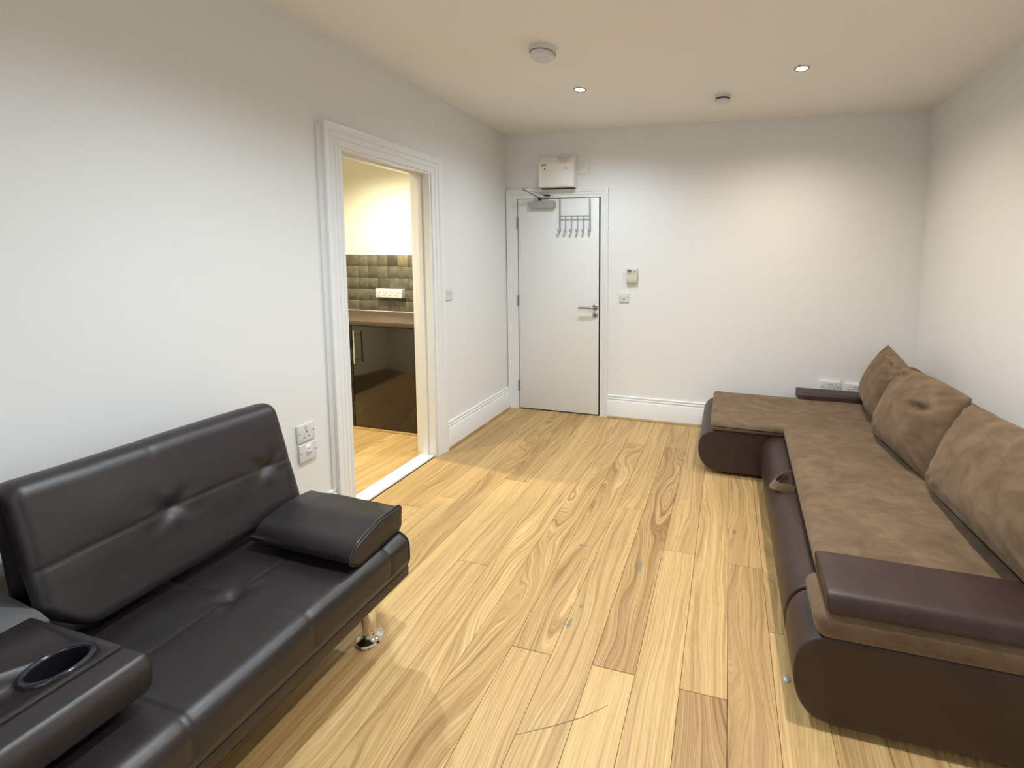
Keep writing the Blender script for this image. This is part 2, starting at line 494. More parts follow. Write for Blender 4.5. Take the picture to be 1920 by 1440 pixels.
def rounded_poly(pts, rad, ds=0.01):
    """closed polygon (list of (u,v)) with corner radii -> densely resampled outline"""
    out = []
    n = len(pts)
    for i in range(n):
        p = Vector(pts[i]); a = Vector(pts[i - 1]); c = Vector(pts[(i + 1) % n])
        r = rad[i] if isinstance(rad, (list, tuple)) else rad
        d1 = (a - p); d2 = (c - p)
        l1, l2 = d1.length, d2.length
        d1.normalize(); d2.normalize()
        ang = d1.angle(d2)
        if r <= 0 or ang > PI - 0.02:
            out.append(p); continue
        t = min(r / math.tan(ang / 2), l1 * .49, l2 * .49)
        r = t * math.tan(ang / 2)
        cen = p + (d1 + d2).normalized() * (r / math.sin(ang / 2))
        s = p + d1 * t; e = p + d2 * t
        va = s - cen; vb = e - cen
        tot = va.angle(vb); k = max(2, int(math.ceil(tot * r / ds)), 5)
        sg = 1 if va.x * vb.y - va.y * vb.x > 0 else -1
        for j in range(k + 1):
            an = sg * tot * j / k
            out.append(cen + Vector((va.x * math.cos(an) - va.y * math.sin(an), va.x * math.sin(an) + va.y * math.cos(an))))
    res = []
    m = len(out)
    for i in range(m):
        a = out[i]; b_ = out[(i + 1) % m]
        L_ = (b_ - a).length
        if L_ < 1e-6: continue
        k = max(1, int(round(L_ / ds)))
        for j in range(k):
            res.append(a.lerp(b_, j / k))
    return res

def sweep(prof, a0, a1, mapf, endr=0.02, da=0.02, disp=None, crown=0.0):
    """closed profile (u,v) swept from a0 to a1 with rounded ends (radius endr).
    disp(u, v, a, nu, nv) -> outward displacement"""
    n = len(prof)
    area = sum(prof[i].x * prof[(i + 1) % n].y - prof[(i + 1) % n].x * prof[i].y for i in range(n))
    sg = 1 if area > 0 else -1
    nor = []
    for i in range(n):
        t = prof[(i + 1) % n] - prof[i - 1]
        t.normalize()
        nor.append(Vector((t.y * sg, -t.x * sg)))
    st = []
    k = 6 if endr > 0.004 else 2
    for j in range(k + 1):
        th = PI / 2 * j / k
        st.append((a0 + endr * (1 - math.sin(th)), endr * (1 - math.cos(th))))
    mid0, mid1 = a0 + endr, a1 - endr
    st = st[::-1]
    # j=k gives a0 with inset endr ; reversed order handled below
    st = [(a0 + endr * (1 - math.cos(PI / 2 * j / k)), endr * (1 - math.sin(PI / 2 * j / k))) for j in range(k + 1)]
    nm = max(1, int(round((mid1 - mid0) / da)))
    st += [(mid0 + (mid1 - mid0) * j / nm, 0.0) for j in range(1, nm)]
    st += [(a1 - endr * (1 - math.cos(PI / 2 * j / k)), endr * (1 - math.sin(PI / 2 * j / k))) for j in range(k, -1, -1)]
    vs = []; fs = []
    for a, ins in st:
        for p, q in zip(prof, nor):
            d = -ins
            if disp:
                d += disp(p.x, p.y, a, q.x, q.y)
            vs.append(mapf(p.x + q.x * d, p.y + q.y * d, a))
    m = len(st)
    for j in range(m - 1):
        for i in range(n):
            fs.append((j * n + i, j * n + (i + 1) % n, (j + 1) * n + (i + 1) % n, (j + 1) * n + i))
    fs.append(tuple(range(n - 1, -1, -1)))
    fs.append(tuple(range((m - 1) * n, m * n)))
    return MB().add(vs, fs)

XZ = lambda u, v, a: (u, a, v)      # profile in x-z, swept along y
YZ = lambda u, v, a: (a, u, v)      # profile in y-z, swept along x

def gauss(x, s):
    return math.exp(-(x * x) / (2 * s * s))

# ------------------------------------------------------------------ room shell
RX, ZC, YR = 3.42, 2.54, -5.1      # right wall, ceiling, rear wall
T = 0.14
DY0, DY1, DZ = -1.715, -1.03, 2.0  # kitchen doorway
w = MB()
w.box(-T, 0, YR - T, DY0, 0, ZC).box(-T, 0, DY1, 0.2, 0, ZC).box(-T, 0, DY0, DY1, DZ, ZC)
struct('wall_left', w, [M['wall']], smooth=False)
w = MB(); w.box(0, RX + T, 0, 0.2, 0, ZC)
struct('wall_back', w, M['wall'], smooth=False)
w = MB(); w.box(RX, RX + T, YR - T, 0, 0, ZC)
struct('wall_right', w, M['wall'], smooth=False)
WX0, WX1, WZ0, WZ1 = 0.95, 2.45, 0.85, 2.15
w = MB()
w.box(0, WX0, YR - T, YR, 0, ZC).box(WX1, RX, YR - T, YR, 0, ZC).box(WX0, WX1, YR - T, YR, 0, WZ0).box(WX0, WX1, YR - T, YR, WZ1, ZC)
struct('wall_rear', w, M['wall'], smooth=False)
w = MB(); w.box(-T, RX + T, YR - T, 0.2, ZC, ZC + 0.12)
struct('ceiling', w, M['ceiling'], smooth=False)
# unseen rear-wall window behind the camera, added for cool daylight fill
w = MB()
fw = 0.05
w.box(WX0, WX1, YR - 0.09, YR - 0.03, WZ0, WZ0 + fw).box(WX0, WX1, YR - 0.09, YR - 0.03, WZ1 - fw, WZ1)
w.box(WX0, WX0 + fw, YR - 0.09, YR - 0.03, WZ0 + fw, WZ1 - fw).box(WX1 - fw, WX1, YR - 0.09, YR - 0.03, WZ0 + fw, WZ1 - fw)
w.box(1.675, 1.725, YR - 0.09, YR - 0.03, WZ0 + fw, WZ1 - fw)
win = struct('fill_window_1', w, M['frost'])
for x0, x1 in ((WX0 + fw, 1.675), (1.725, WX1 - fw)):
    MB().box(x0, x1, YR - 0.064, YR - 0.058, WZ0 + fw, WZ1 - fw).build('pane', M['glass'], win, smooth=False)

# kitchen shell
KX, KZ, KY1, KY0 = -2.6, 2.4, -0.25, -3.0
w = MB(); w.box(KX, -T, KY1, KY1 + 0.1, 0, KZ)
kback = struct('wall_kitchen_back', w, M['kwall'], smooth=False)
w = MB(); w.box(KX - 0.1, KX, KY0, KY1 + 0.1, 0, KZ)
struct('wall_kitchen_left', w, M['kwall'], smooth=False)
w = MB(); w.box(KX - 0.1, -T, KY0 - 0.1, KY0, 0, KZ)
struct('wall_kitchen_near', w, M['kwall'], smooth=False)
w = MB(); w.box(KX - 0.1, -T, KY0 - 0.1, KY1 + 0.1, KZ, KZ + 0.1)
struct('ceiling_kitchen', w, M['kwall'], smooth=False)

# ------------------------------------------------------------------ floor of individual planks
PW = 0.156
X0 = 1.264 - 9 * PW            # left edge of the first plank column
fl = MB(); fl.box(KX - 0.1, RX + T, YR - T, 0.2, -0.06, -0.0165)
floor = struct('floor', fl, M['subfloor'], smooth=False)
G = 0.0006

def plank(x0, x1, y0, y1, tone, fig, seed):
    b_ = 0.0012
    cx, cy = (x0 + x1) / 2, (y0 + y1) / 2
    hx, hy = (x1 - x0) / 2 - G, (y1 - y0) / 2 - G
    vs = []
    for z, i in ((-0.016, 0), (-b_, 0), (0.0, b_)):
        for sx, sy in ((-1, -1), (1, -1), (1, 1), (-1, 1)):
            vs.append((sx * (hx - i), sy * (hy - i), z))
    fs = [(0, 1, 2, 3)[::-1]]
    for k in (0, 4):
        for i in range(4):
            fs.append((k + i, k + (i + 1) % 4, k + 4 + (i + 1) % 4, k + 4 + i))
    fs.append((8, 9, 10, 11))
    o = MB().add(vs, fs).build('plank', M['oak'], None, smooth=False)
    o.location = (cx, cy, 0)
    o.parent = floor
    o['seed'] = float(seed); o['tone'] = float(tone); o['figure'] = float(fig)
    return o

# known joints read off the photograph, per column index (0 = x 1.264-1.42 is index 9)
known = {1: [-0.33], 3: [-1.457], 4: [-2.127], 5: [-1.19], 6: [-1.895], 7: [-1.115], 8: [-0.9],
         9: [-0.48, -2.235], 10: [-1.30], 11: [-0.475, -2.235], 12: [-1.592], 13: [-2.245], 14: [-1.614], 15: [-1.95]}
# tone / figure per (column, plank number from the back)
spec = {(9, 0): (0.62, 0.1), (9, 1): (0.50, 0.75), (9, 2): (0.60, 0.25), (10, 0): (0.55, 0.5), (10, 1): (0.55, 0.35),
        (11, 0): (0.42, 0.2), (11, 1): (0.27, 1.0), (11, 2): (0.86, 0.1), (12, 0): (0.55, 0.3), (12, 1): (0.66, 0.15),
        (13, 0): (0.70, 0.35), (13, 1): (0.24, 0.9), (14, 0): (0.50, 0.45), (14, 1): (0.36, 0.75), (15, 0): (0.42, 0.5),
        (8, 0): (0.50, 0.6), (8, 1): (0.58, 0.85), (7, 0): (0.55, 0.35), (7, 1): (0.66, 0.6), (6, 0): (0.62, 0.2),
        (6, 1): (0.74, 0.35), (5, 0): (0.34, 0.7), (5, 1): (0.80, 0.15), (4, 0): (0.42, 0.7), (4, 1): (0.74, 0.15), (4, 2): (0.40, 0.4),
        (3, 0): (0.52, 0.3), (3, 1): (0.68, 0.15), (2, 0): (0.38, 0.5), (2, 1): (0.80, 0.2), (1, 0): (0.55, 0.1), (1, 1): (0.40, 0.3)}
seedn = 0
ncol = int(math.ceil((RX - X0) / PW)) + 1
for c in range(ncol):
    x0 = max(X0 + c * PW, 0.0); x1 = min(X0 + (c + 1) * PW, RX)
    if x1 - x0 < 0.01: continue
    js = list(known.get(c, [-(0.35 + (c * 0.617) % 1.4)]))
    while js[-1] > YR + 1.85:
        js.append(js[-1] - (1.70 + 0.12 * ((c * 7) % 3)))
    if c == 4: js = [-0.45, -2.127, -2.236, -4.0]  # one split follows the futon's cast shadow edge, not a plank joint
    ys = [-0.0] + js + [YR]
    for k in range(len(ys) - 1):
        seedn += 1
        if (c, k) in spec:
            tn, fg = spec[(c, k)]
        else:
            tn, fg = rnd.uniform(0.42, 0.75), rnd.uniform(0.1, 0.7)
        if c == 4 and k == 1: tn, fg = 0.45, 0.8
        if c == 4 and k == 2: tn, fg = 0.95, 0.2
        if c == 4 and k == 3: tn, fg = 0.30, 0.3  # dark tone paints the futon's cast shadow into this plank
        plank(x0, x1, ys[k + 1], ys[k], tn, fg, 3.7 * seedn)
# kitchen planks
for c in range(10):
    x1 = -T - c * PW + 0.02 if c else -0.11
    x0 = -T - (c + 1) * PW + 0.02
    jj = -(1.0 + (c * 0.53) % 1.1)
    ys = [-0.3, jj, jj - 1.2, KY0]
    if jj - 1.2 < KY0 + 0.1: ys = [-0.3, jj, KY0]
    for k in range(len(ys) - 1):
        seedn += 1
        plank(x0, x1, ys[k + 1], ys[k], rnd.uniform(0.55, 0.85), rnd.uniform(0.1, 0.6), 3.7 * seedn)

# flat marks on the floor: two scuffs of grey filler and a long scratch
def blob(cx, cy, rx, ry, seed, z=0.0007):
    n = 18
    r_ = random.Random(seed)
    top = []
    for i in range(n):
        a = 2 * PI * i / n
        k = r_.uniform(0.55, 1.15)
        top.append((cx + rx * k * math.cos(a), cy + ry * k * math.sin(a)))
    return MB().prism(top, 0.0, z, lambda u, v, a: (u, v, a))
M['scuff'] = simple('grey_scuff', (0.22, 0.19, 0.15), 0.6, var=0.3, vscale=90)
M['scratch'] = simple('dark_scratch', (0.20, 0.12, 0.06), 0.6)
for i, (x, y, rx, ry) in enumerate(((1.436, -2.094, 0.009, 0.026), (1.642, -1.726, 0.012, 0.034), (1.453, -2.01, 0.006, 0.012), (1.335, -1.66, 0.022, 0.006))):
    blob(x, y, rx, ry, i + 3).build('filler_scuff', M['scuff'], floor, smooth=False)
def strip(pts, wd, z=0.0007):
    mb = MB()
    L_ = []; R_ = []
    for i, p in enumerate(pts):
        p = Vector(p)
        t = (Vector(pts[min(i + 1, len(pts) - 1)]) - Vector(pts[max(i - 1, 0)])).normalized()
        nn = Vector((-t.y, t.x)) * wd * (0.5 if 0 < i < len(pts) - 1 else 0.15)
        L_.append(tuple(p + nn)); R_.append(tuple(p - nn))
    return mb.prism(L_ + R_[::-1], 0.0, z, lambda u, v, a: (u, v, a))
strip([(1.422, -2.497), (1.52, -2.449), (1.60, -2.405), (1.671, -2.35)], 0.0022).build('scratch_mark', M['scratch'], floor, smooth=False)

# ------------------------------------------------------------------ baseboards with stepped top and oak bead
BB = [(0, 0), (0.022, 0), (0.022, 0.156), (0.018, 0.160), (0.0185, 0.163), (0.018, 0.175), (0.014, 0.179), (0.0145, 0.182), (0.014, 0.194), (0.009, 0.199), (0.0, 0.203)]
BB = [(0, 0), (0.024, 0), (0.024, 0.154), (0.022, 0.158), (0.013, 0.160), (0.015, 0.172), (0.019, 0.175), (0.018, 0.178), (0.009, 0.180), (0.011, 0.192), (0.015, 0.196), (0.013, 0.201), (0.0, 0.203)]
def board(name, a0, a1, mapf):
    return struct(name, MB().prism(BB, a0, a1, mapf), M['gloss_white'], angle=50)
LEFT = lambda u, v, a: (u, a, v)
BACK = lambda u, v, a: (a, -u, v)
RIGHT = lambda u, v, a: (RX - u, a, v)
board('baseboard_left', -0.925, -0.001, LEFT)
board('baseboard_left', YR, -1.82, LEFT)
board('baseboard_back', 0.978, RX, BACK)
board('baseboard_right', YR, -0.024, RIGHT)
q = [(0.0, 0.0), (0.014, 0.0), (0.0135, 0.006), (0.010, 0.011), (0.005, 0.0145), (0.0, 0.016)]
def bead(name, a0, a1, mapf):
    return struct(name, MB().prism(q, a0, a1, mapf), M['bead'], angle=60)
bead('trim_1', -0.93, -0.038, lambda u, v, a: (0.024 + u, a, v))
bead('trim_2', 0.985, RX - 0.04, lambda u, v, a: (a, -0.024 - u, v))

# ------------------------------------------------------------------ moulded architraves
def moulding(wd, dp):
    # (distance from opening edge, protrusion)
    return [(0, 0), (0, dp * .55), (wd * .10, dp * .62), (wd * .14, dp * .5), (wd * .30, dp * .55), (wd * .34, dp * .72),
            (wd * .38, dp * .6), (wd * .58, dp * .66), (wd * .62, dp * .85), (wd * .66, dp * .76), (wd * .90, dp), (wd * .98, dp * .95), (wd, dp * .6), (wd, 0)]

def architrave(name, a0, a1, top, wd, dp, mapf, z0=0.0, wl=None, wr=None, parent=None):
    """three-sided mitred frame around opening a0..a1; mapf(a, z, d)"""
    mb = MB()
    wl = wl or wd; wr = wr or wd
    pr = moulding(1.0, dp)
    n = len(pr)
    st = []
    st.append([(a0 - u * wl, z0, d) for u, d in pr])
    st.append([(a0 - u * wl, top + u * wd, d) for u, d in pr])
    st.append([(a1 + u * wr, top + u * wd, d) for u, d in pr])
    st.append([(a1 + u * wr, z0, d) for u, d in pr])
    vs = [mapf(*p) for s in st for p in s]
    fs = []
    for j in range(3):
        for i in range(n):
            fs.append((j * n + i, j * n + (i + 1) % n, (j + 1) * n + (i + 1) % n, (j + 1) * n + i))
    fs.append(tuple(range(n))); fs.append(tuple(range(3 * n, 4 * n)))
    mb.add(vs, fs)
    return mb

# kitchen doorway: frame (architrave + lining + stops + sill)
mb = architrave('a', DY0, DY1, DZ, 0.112, 0.034, lambda a, z, d: (d, a, z), wl=0.098, wr=0.104)
d2 = struct('door_2', mb, M['gloss_white'], angle=30)
# plain backing strip left of the moulding
MB().box(0, 0.012, DY0 - 0.118, DY0 - 0.09, 0.2, DZ + 0.085, 0.002).build('backing_strip', M['gloss_white'], d2)
lin = MB()
lin.box(-T, 0.012, DY0 - 0.001, DY0 + 0.014, 0, DZ, 0.001).box(-T, 0.012, DY1 - 0.014, DY1 + 0.001, 0, DZ, 0.001)
lin.box(-T, 0.012, DY0 + 0.014, DY1 - 0.014, DZ - 0.014, DZ + 0.001, 0.001)
lin.build('door_lining', M['gloss_white'], d2)
stp = MB()
stp.box(-0.085, -0.045, DY0 + 0.014, DY0 + 0.026, 0.014, DZ - 0.026, 0.002)
stp.box(-0.085, -0.045, DY1 - 0.026, DY1 - 0.014, 0.014, DZ - 0.026, 0.002)
stp.box(-0.085, -0.045, DY0 + 0.014, DY1 - 0.014, DZ - 0.026, DZ - 0.014, 0.002)
stp.build('door_stop', M['gloss_white'], d2)
MB().box(-0.112, -0.004, DY0 + 0.014, DY1 - 0.014, 0.0, 0.016, 0.004).build('sill', M['gloss_white'], d2)

# entry door
EX0, EX1, EZ = 0.118, 0.902, 1.955
mb = architrave('a', EX0 - 0.006, EX1 + 0.006, EZ + 0.004, 0.078, 0.030, lambda a, z, d: (a, -d, z), wl=0.105, wr=0.070)
d1 = struct('door_1', mb, M['gloss_white'], angle=30)
MB().box(EX0 - 0.006, EX1 + 0.006, -0.003, -0.0005, 0, EZ + 0.004).build('shadow_gap', M['dark'], d1, smooth=False)  # dark sheet colours in the shade of the gap round the leaf
leaf = MB().box(EX0 + 0.002, EX1 - 0.009, -0.016, -0.003, 0.012, EZ - 0.001, 0.0015).build('door_leaf', M['door_white'], d1)
# lever handle and escutcheon
h = MB()
h.lathe_axis((0.862, -0.016, 0.990), (0.862, -0.026, 0.990), [(0, .026), (.7, .026), (1, .022)], 28)
h.build('handle_rose', M['steel'], d1)
h = MB()
h.cyl((0.862, -0.026, 0.990), (0.862, -0.062, 0.990), 0.0095, seg=16)
h.tube([(0.862, -0.060, 0.990), (0.850, -0.068, 0.990), (0.835, -0.070, 0.990), (0.722, -0.070, 0.988)], 0.0095, 14)
h.build('door_handle', M['steel'], d1)
h = MB()
h.lathe_axis((0.862, -0.016, 0.922), (0.862, -0.025, 0.922), [(0, .026), (.7, .026), (1, .022)], 28)
e_ = h.build('escutcheon', M['steel'], d1)
MB().cyl((0.862, -0.0245, 0.922), (0.862, -0.031, 0.922), 0.010, 0.009, 16).box(0.857, 0.867, -0.0325, -0.030, 0.910, 0.934, 0.002).build('keyhole', M['screw'], e_)
for z in (1.74, 1.03, 0.225):
    hg = MB().cyl((EX0 - 0.004, -0.024, z - .05), (EX0 - 0.004, -0.024, z + .05), 0.0065, seg=12)
    hg.box(EX0 - 0.012, EX0 + 0.006, -0.020, -0.012, z - .048, z + .048)
    hg.build('hinge', M['steel'], d1)

# closer on the door
dc = thing('door_closer', (0.37, -0.02, 1.9), 'silver box door closer with folding arm at top of white entry door', 'door closer')
MB().box(0.247, 0.478, -0.056, -0.016, 1.868, 1.930, 0.004).build('body', M['silver_paint'], dc)
MB().box(0.478, 0.492, -0.054, -0.016, 1.870, 1.928, 0.003).build('end_cap', M['silver_paint'], dc)
a1 = MB()
a1.cyl((0.345, -0.036, 1.930), (0.345, -0.036, 1.955), 0.010, seg=12)
a1.box(0.332, 0.360, -0.048, -0.026, 1.946, 1.958, 0.002)
a1.build('spindle', M['dark'], dc)
def bar(p0, p1, wd, th):
    p0 = Vector(p0); p1 = Vector(p1); d = (p1 - p0); L_ = d.length; x = d.normalized()
    y = Vector((0, 0, 1)).cross(x).normalized(); z = x.cross(y)
    m_ = Matrix.Identity(4)
    for i in range(3):
        m_[i][0] = x[i]; m_[i][1] = y[i]; m_[i][2] = z[i]; m_[i][3] = p0[i]
    return MB().box(0, L_, -wd / 2, wd / 2, -th / 2, th / 2, 0.001).xf(m_)
bar((0.345, -0.040, 1.958), (0.268, -0.180, 2.008), 0.018, 0.006).build('lower_arm', M['steel'], dc)
bar((0.268, -0.180, 2.016), (0.400, -0.046, 1.982), 0.016, 0.006).build('upper_arm', M['steel'], dc)
MB().cyl((0.268, -0.180, 1.998), (0.268, -0.180, 2.026), 0.010, seg=12).build('elbow_pivot', M['steel'], dc)
MB().box(0.392, 0.446, -0.062, -0.030, 1.972, 1.984, 0.002).build('arm_bracket', M['dark'], dc)

# over-door hook rack
hr = thing('hook_rack', (0.68, -0.02, 1.8), 'grey wire over-door rack with six hooks hanging on white entry door', 'hook rack')
for x in (0.531, 0.812):
    MB().box(x - .0085, x + .0085, -0.022, -0.0175, 1.655, 1.957, 0.001).box(x - .0085, x + .0085, -0.022, 0.0, 1.955, 1.9585).build('strap', M['rack'], hr)
for z in (1.800, 1.768):
    MB().tube([(0.531, -0.024, z), (0.812, -0.024, z)], 0.0026, 8).build('rail', M['rack'], hr)
for i in range(6):
    x = 0.531 + 0.281 * i / 5
    pts = [(x, -0.026, 1.802), (x, -0.026, 1.665)]
    for k in range(1, 9):
        a = PI * k / 8
        pts.append((x - 0.002 * k / 8, -0.026 - 0.016 * (1 - math.cos(a)), 1.665 - 0.016 * math.sin(a)))
    pts.append((x - 0.004, -0.060, 1.680))
    MB().tube(pts, 0.0056, 8).build('hook', M['rack'], hr)

# ------------------------------------------------------------------ consumer unit above the door
cu = thing('fuse_box', (0.52, 0, 2.04), 'white plastic fuse box with orange sticker on wall above the entry door', 'fuse box')
MB().prism([(0.0, 2.036), (0.072, 2.036), (0.098, 2.044), (0.098, 2.236), (0.066, 2.304), (0.05, 2.312), (0.0, 2.316)], 0.368, 0.690,
           lambda u, v, a: (a, -u, v)).build('housing', M['plastic_warm'], cu, angle=20)
MB().box(0.374, 0.684, -0.070, -0.004, 2.030, 2.037).build('bottom_gap', M['dark'], cu)
MB().box(0.405, 0.640, -0.1015, -0.097, 2.050, 2.190, 0.003).build('flap', M['plastic_warm'], cu)
for x in (0.425, 0.620):
    MB().cyl((x, -0.100, 2.196), (x, -0.1035, 2.196), 0.006, seg=12).build('screw', M['screw'], cu)
MB().cyl((0.525, -0.100, 2.085), (0.525, -0.103, 2.085), 0.008, seg=14).build('latch', M['plastic'], cu)
MB().box(0.388, 0.437, -0.0995, -0.0975, 2.222, 2.237).build('orange_sticker', M['orange'], cu)
lb = MB()
for k, (z0, z1) in enumerate(((2.290, 2.299), (2.277, 2.285), (2.262, 2.270), (2.248, 2.254))):
    y = -0.098 + (((z0 + z1) / 2 - 2.236) / 0.068) * 0.032
    lb.add([(0.53 + 0.01 * k, -0.0995 + (z0 - 2.236) / 0.068 * 0.032 - .0006, z0), (0.665 - 0.012 * k, -0.0995 + (z0 - 2.236) / 0.068 * 0.032 - .0006, z0),
            (0.665 - 0.012 * k, -0.0995 + (z1 - 2.236) / 0.068 * 0.032 - .0006, z1), (0.53 + 0.01 * k, -0.0995 + (z1 - 2.236) / 0.068 * 0.032 - .0006, z1)], [(0, 1, 2, 3)])
lb.build('red_lettering', M['red_print'], cu, smooth=False)

# ------------------------------------------------------------------ electrical plates
def plate(name, label, cat, loc, wd, ht, mapn, details, group=None, mat='plastic', th=0.010):
    """mapn(u, v, d): u along wall, v up, d out of the wall (relative to loc)"""
    t = thing(name, loc, label, cat, group)
    L0 = Vector(loc)
    def mp(mb):
        mb.v = [tuple(L0 + Vector(mapn(*p))) for p in mb.v]
        return mb
    b_ = MB(); b_.box(-wd / 2, wd / 2, -ht / 2, ht / 2, 0, th, 0.004, 3)
    mp(b_).build('faceplate', M[mat], t)
    for nm, kind, u, v, a, c, dd, mt in details:
        m_ = MB()
        if kind == 'box':
            m_.box(u - a / 2, u + a / 2, v - c / 2, v + c / 2, th - 0.001, th + dd, min(0.0015, dd * .4))
        elif kind == 'dot':
            m_.cyl((u, v, th - 0.001), (u, v, th + dd), a, seg=12)
        elif kind == 'rock':
            m_.prism([(v - c / 2, th - .001), (v + c / 2, th - .001), (v + c / 2, th + dd), (v - c / 2, th + dd * .25)], u - a / 2, u + a / 2,
                     lambda p, q_, s: (s, p, q_))
        mp(m_).build(nm, M[mt], t)
    return t
ON_LEFT = lambda u, v, d: (d, u, v)      # u runs to +y (away from camera)
ON_BACK = lambda u, v, d: (u, -d, v)
def scr(x=0.03, v=0): return [('screw', 'dot', -x, v, .0028, 0, .0006, 'screw'), ('screw', 'dot', x, v, .0028, 0, .0006, 'screw')]

plate('light_switch', 'white double rocker light switch on left wall beside the kitchen doorway', 'light switch', (0, -0.862, 1.158), .09, .096, ON_LEFT,
      scr(.036) + [('rocker', 'rock', -.012, 0, .018, .034, .006, 'plastic'), ('rocker', 'rock', .012, 0, .018, .034, .006, 'plastic')])
plate('power_socket', 'single white switched socket on left wall, upper of two beside the black sofa', 'socket', (0, -1.960, 0.568), .088, .088, ON_LEFT,
      scr(.035) + [('rocker', 'rock', .000, .024, .014, .018, .005, 'plastic'), ('pin_slot', 'box', 0, .004, .005, .009, .0005, 'slot'),
                   ('pin_slot', 'box', -.012, -.022, .008, .004, .0005, 'slot'), ('pin_slot', 'box', .012, -.022, .008, .004, .0005, 'slot')], th=.012)
plate('fused_switch', 'white fused switch with glowing red neon on left wall, below the single socket', 'switch', (0, -1.957, 0.470), .088, .088, ON_LEFT,
      scr(.035) + [('neon_light', 'box', -.002, .030, .022, .012, .0012, 'neon'), ('rocker', 'rock', 0, -.006, .020, .020, .009, 'plastic'),
                   ('lettering', 'box', 0, .014, .012, .003, .0003, 'grey_print')], th=.016)
plate('fused_spur', 'small white switched spur plate on back wall, right of the fuse box', 'switch', (0.752, 0, 2.204), .086, .086, ON_BACK,
      scr(.032, 0.0) + [('rocker', 'rock', .0, .018, .020, .026, .006, 'plastic'), ('fuse_carrier', 'box', 0, -.020, .036, .018, .003, 'plastic_warm')], mat='plastic_warm')
plate('room_thermostat', 'beige wall thermostat with small screen on back wall above the rotary switch', 'thermostat', (1.193, 0, 1.278), .098, .124, ON_BACK,
      [('display', 'box', -.018, .040, .034, .025, .0008, 'lcd'), ('button', 'dot', .028, .042, .005, 0, .003, 'grey_print'),
       ('button', 'box', .026, .026, .014, .004, .002, 'grey_print'), ('lettering', 'box', -.018, .018, .022, .004, .0004, 'grey_print'),
       ('lower_cover', 'box', .0, -.030, .092, .054, .0015, 'beige_plastic')], mat='beige_plastic', th=.030)
plate('isolator_switch', 'square white isolator switch with round centre on back wall, below the thermostat', 'switch', (1.124, 0, 1.086), .088, .088, ON_BACK,
      scr(.030) + [('rotary_knob', 'dot', .0, 0, .013, 0, .004, 'plastic'), ('rocker', 'box', .004, .0, .007, .022, .008, 'plastic')])
def dbl(label, x, z):
    det = scr(.060, .002)
    for s in (-1, 1):
        det += [('rocker', 'rock', s * .010, .022, .014, .018, .005, 'plastic'), ('pin_slot', 'box', s * .040, .020, .004, .009, .0005, 'slot'),
                ('pin_slot', 'box', s * .040 - .011, -.002, .008, .004, .0005, 'slot'), ('pin_slot', 'box', s * .040 + .011, -.002, .008, .004, .0005, 'slot')]
    t = plate('double_socket', label, 'socket', (x, 0, z), .152, .090, ON_BACK, det, th=.022)
dbl('double white socket on back wall above the chaise, the left one of two', 2.822, 0.428)
dbl('double white socket on back wall partly behind the cushion, the right one of two', 3.008, 0.420)

# ------------------------------------------------------------------ ceiling fixtures
sa = thing('smoke_alarm', (1.014, -1.40, ZC), 'large round white smoke alarm on the ceiling nearest the kitchen side', 'smoke alarm')
MB().lathe_axis((1.014, -1.40, ZC), (1.014, -1.40, ZC - .026), [(0, .072), (.8, .072), (1, .066)], 40).build('base', M['plastic'], sa)
MB().lathe_axis((1.014, -1.40, ZC - .026), (1.014, -1.40, ZC - .030), [(0, .0685), (1, .0685)], 40).build('vent_ring', M['grey_print'], sa)
MB().lathe_axis((1.014, -1.40, ZC - .030), (1.014, -1.40, ZC - .054), [(0, .066), (.4, .067), (.8, .060), (.95, .046), (1, .02)], 40).build('cover', M['plastic'], sa)
MB().lathe_axis((1.014, -1.40, ZC - .053), (1.014, -1.40, ZC - .057), [(0, .030), (.5, .030), (1, .026)], 28).build('test_button', M['plastic'], sa)
MB().cyl((1.045, -1.425, ZC - .050), (1.045, -1.425, ZC - .0535), .003, seg=10).build('indicator', M['grey_print'], sa)
hd = thing('heat_detector', (1.938, -0.55, ZC), 'small round white detector with black band on ceiling near back wall', 'detector')
MB().lathe_axis((1.938, -.55, ZC), (1.938, -.55, ZC - .020), [(0, .052), (.8, .052), (1, .050)], 36).build('base', M['plastic'], hd)
MB().lathe_axis((1.938, -.55, ZC - .020), (1.938, -.55, ZC - .032), [(0, .049), (1, .048)], 36).build('sensor_band', M['black_plastic'], hd)
MB().lathe_axis((1.938, -.55, ZC - .032), (1.938, -.55, ZC - .052), [(0, .050), (.3, .050), (.7, .042), (.95, .026), (1, .01)], 36).build('cover', M['plastic'], hd)
def downlight(x, y, label, led):
    t = thing('downlight', (x, y, ZC), label, 'ceiling light', None)
    ring = MB()
    vs = []; fs = []
    seg = 36
    for r, z in ((.030, ZC - .001), (.032, ZC - .005), (.041, ZC - .005), (.044, ZC - .0005)):
        for i in range(seg):
            a = 2 * PI * i / seg
            vs.append((x + r * math.cos(a), y + r * math.sin(a), z))
    for j in range(3):
        for i in range(seg):
            fs.append((j * seg + i, j * seg + (i + 1) % seg, (j + 1) * seg + (i + 1) % seg, (j + 1) * seg + i))
    ring.add(vs, fs).build('trim_ring', M['steel'], t)
    MB().lathe_axis((x, y, ZC - .0005), (x, y, ZC - .004), [(0, .029), (.6, .029), (1, .022)], 28).build('lamp_lens', M[led], t)
    return t
downlight(1.02, -0.845, 'cool white recessed downlight in ceiling, the left lit one near the smoke alarm', 'led_cool')
downlight(2.39, -0.885, 'warm white recessed downlight in ceiling, the right lit one above the corner sofa', 'led_warm')

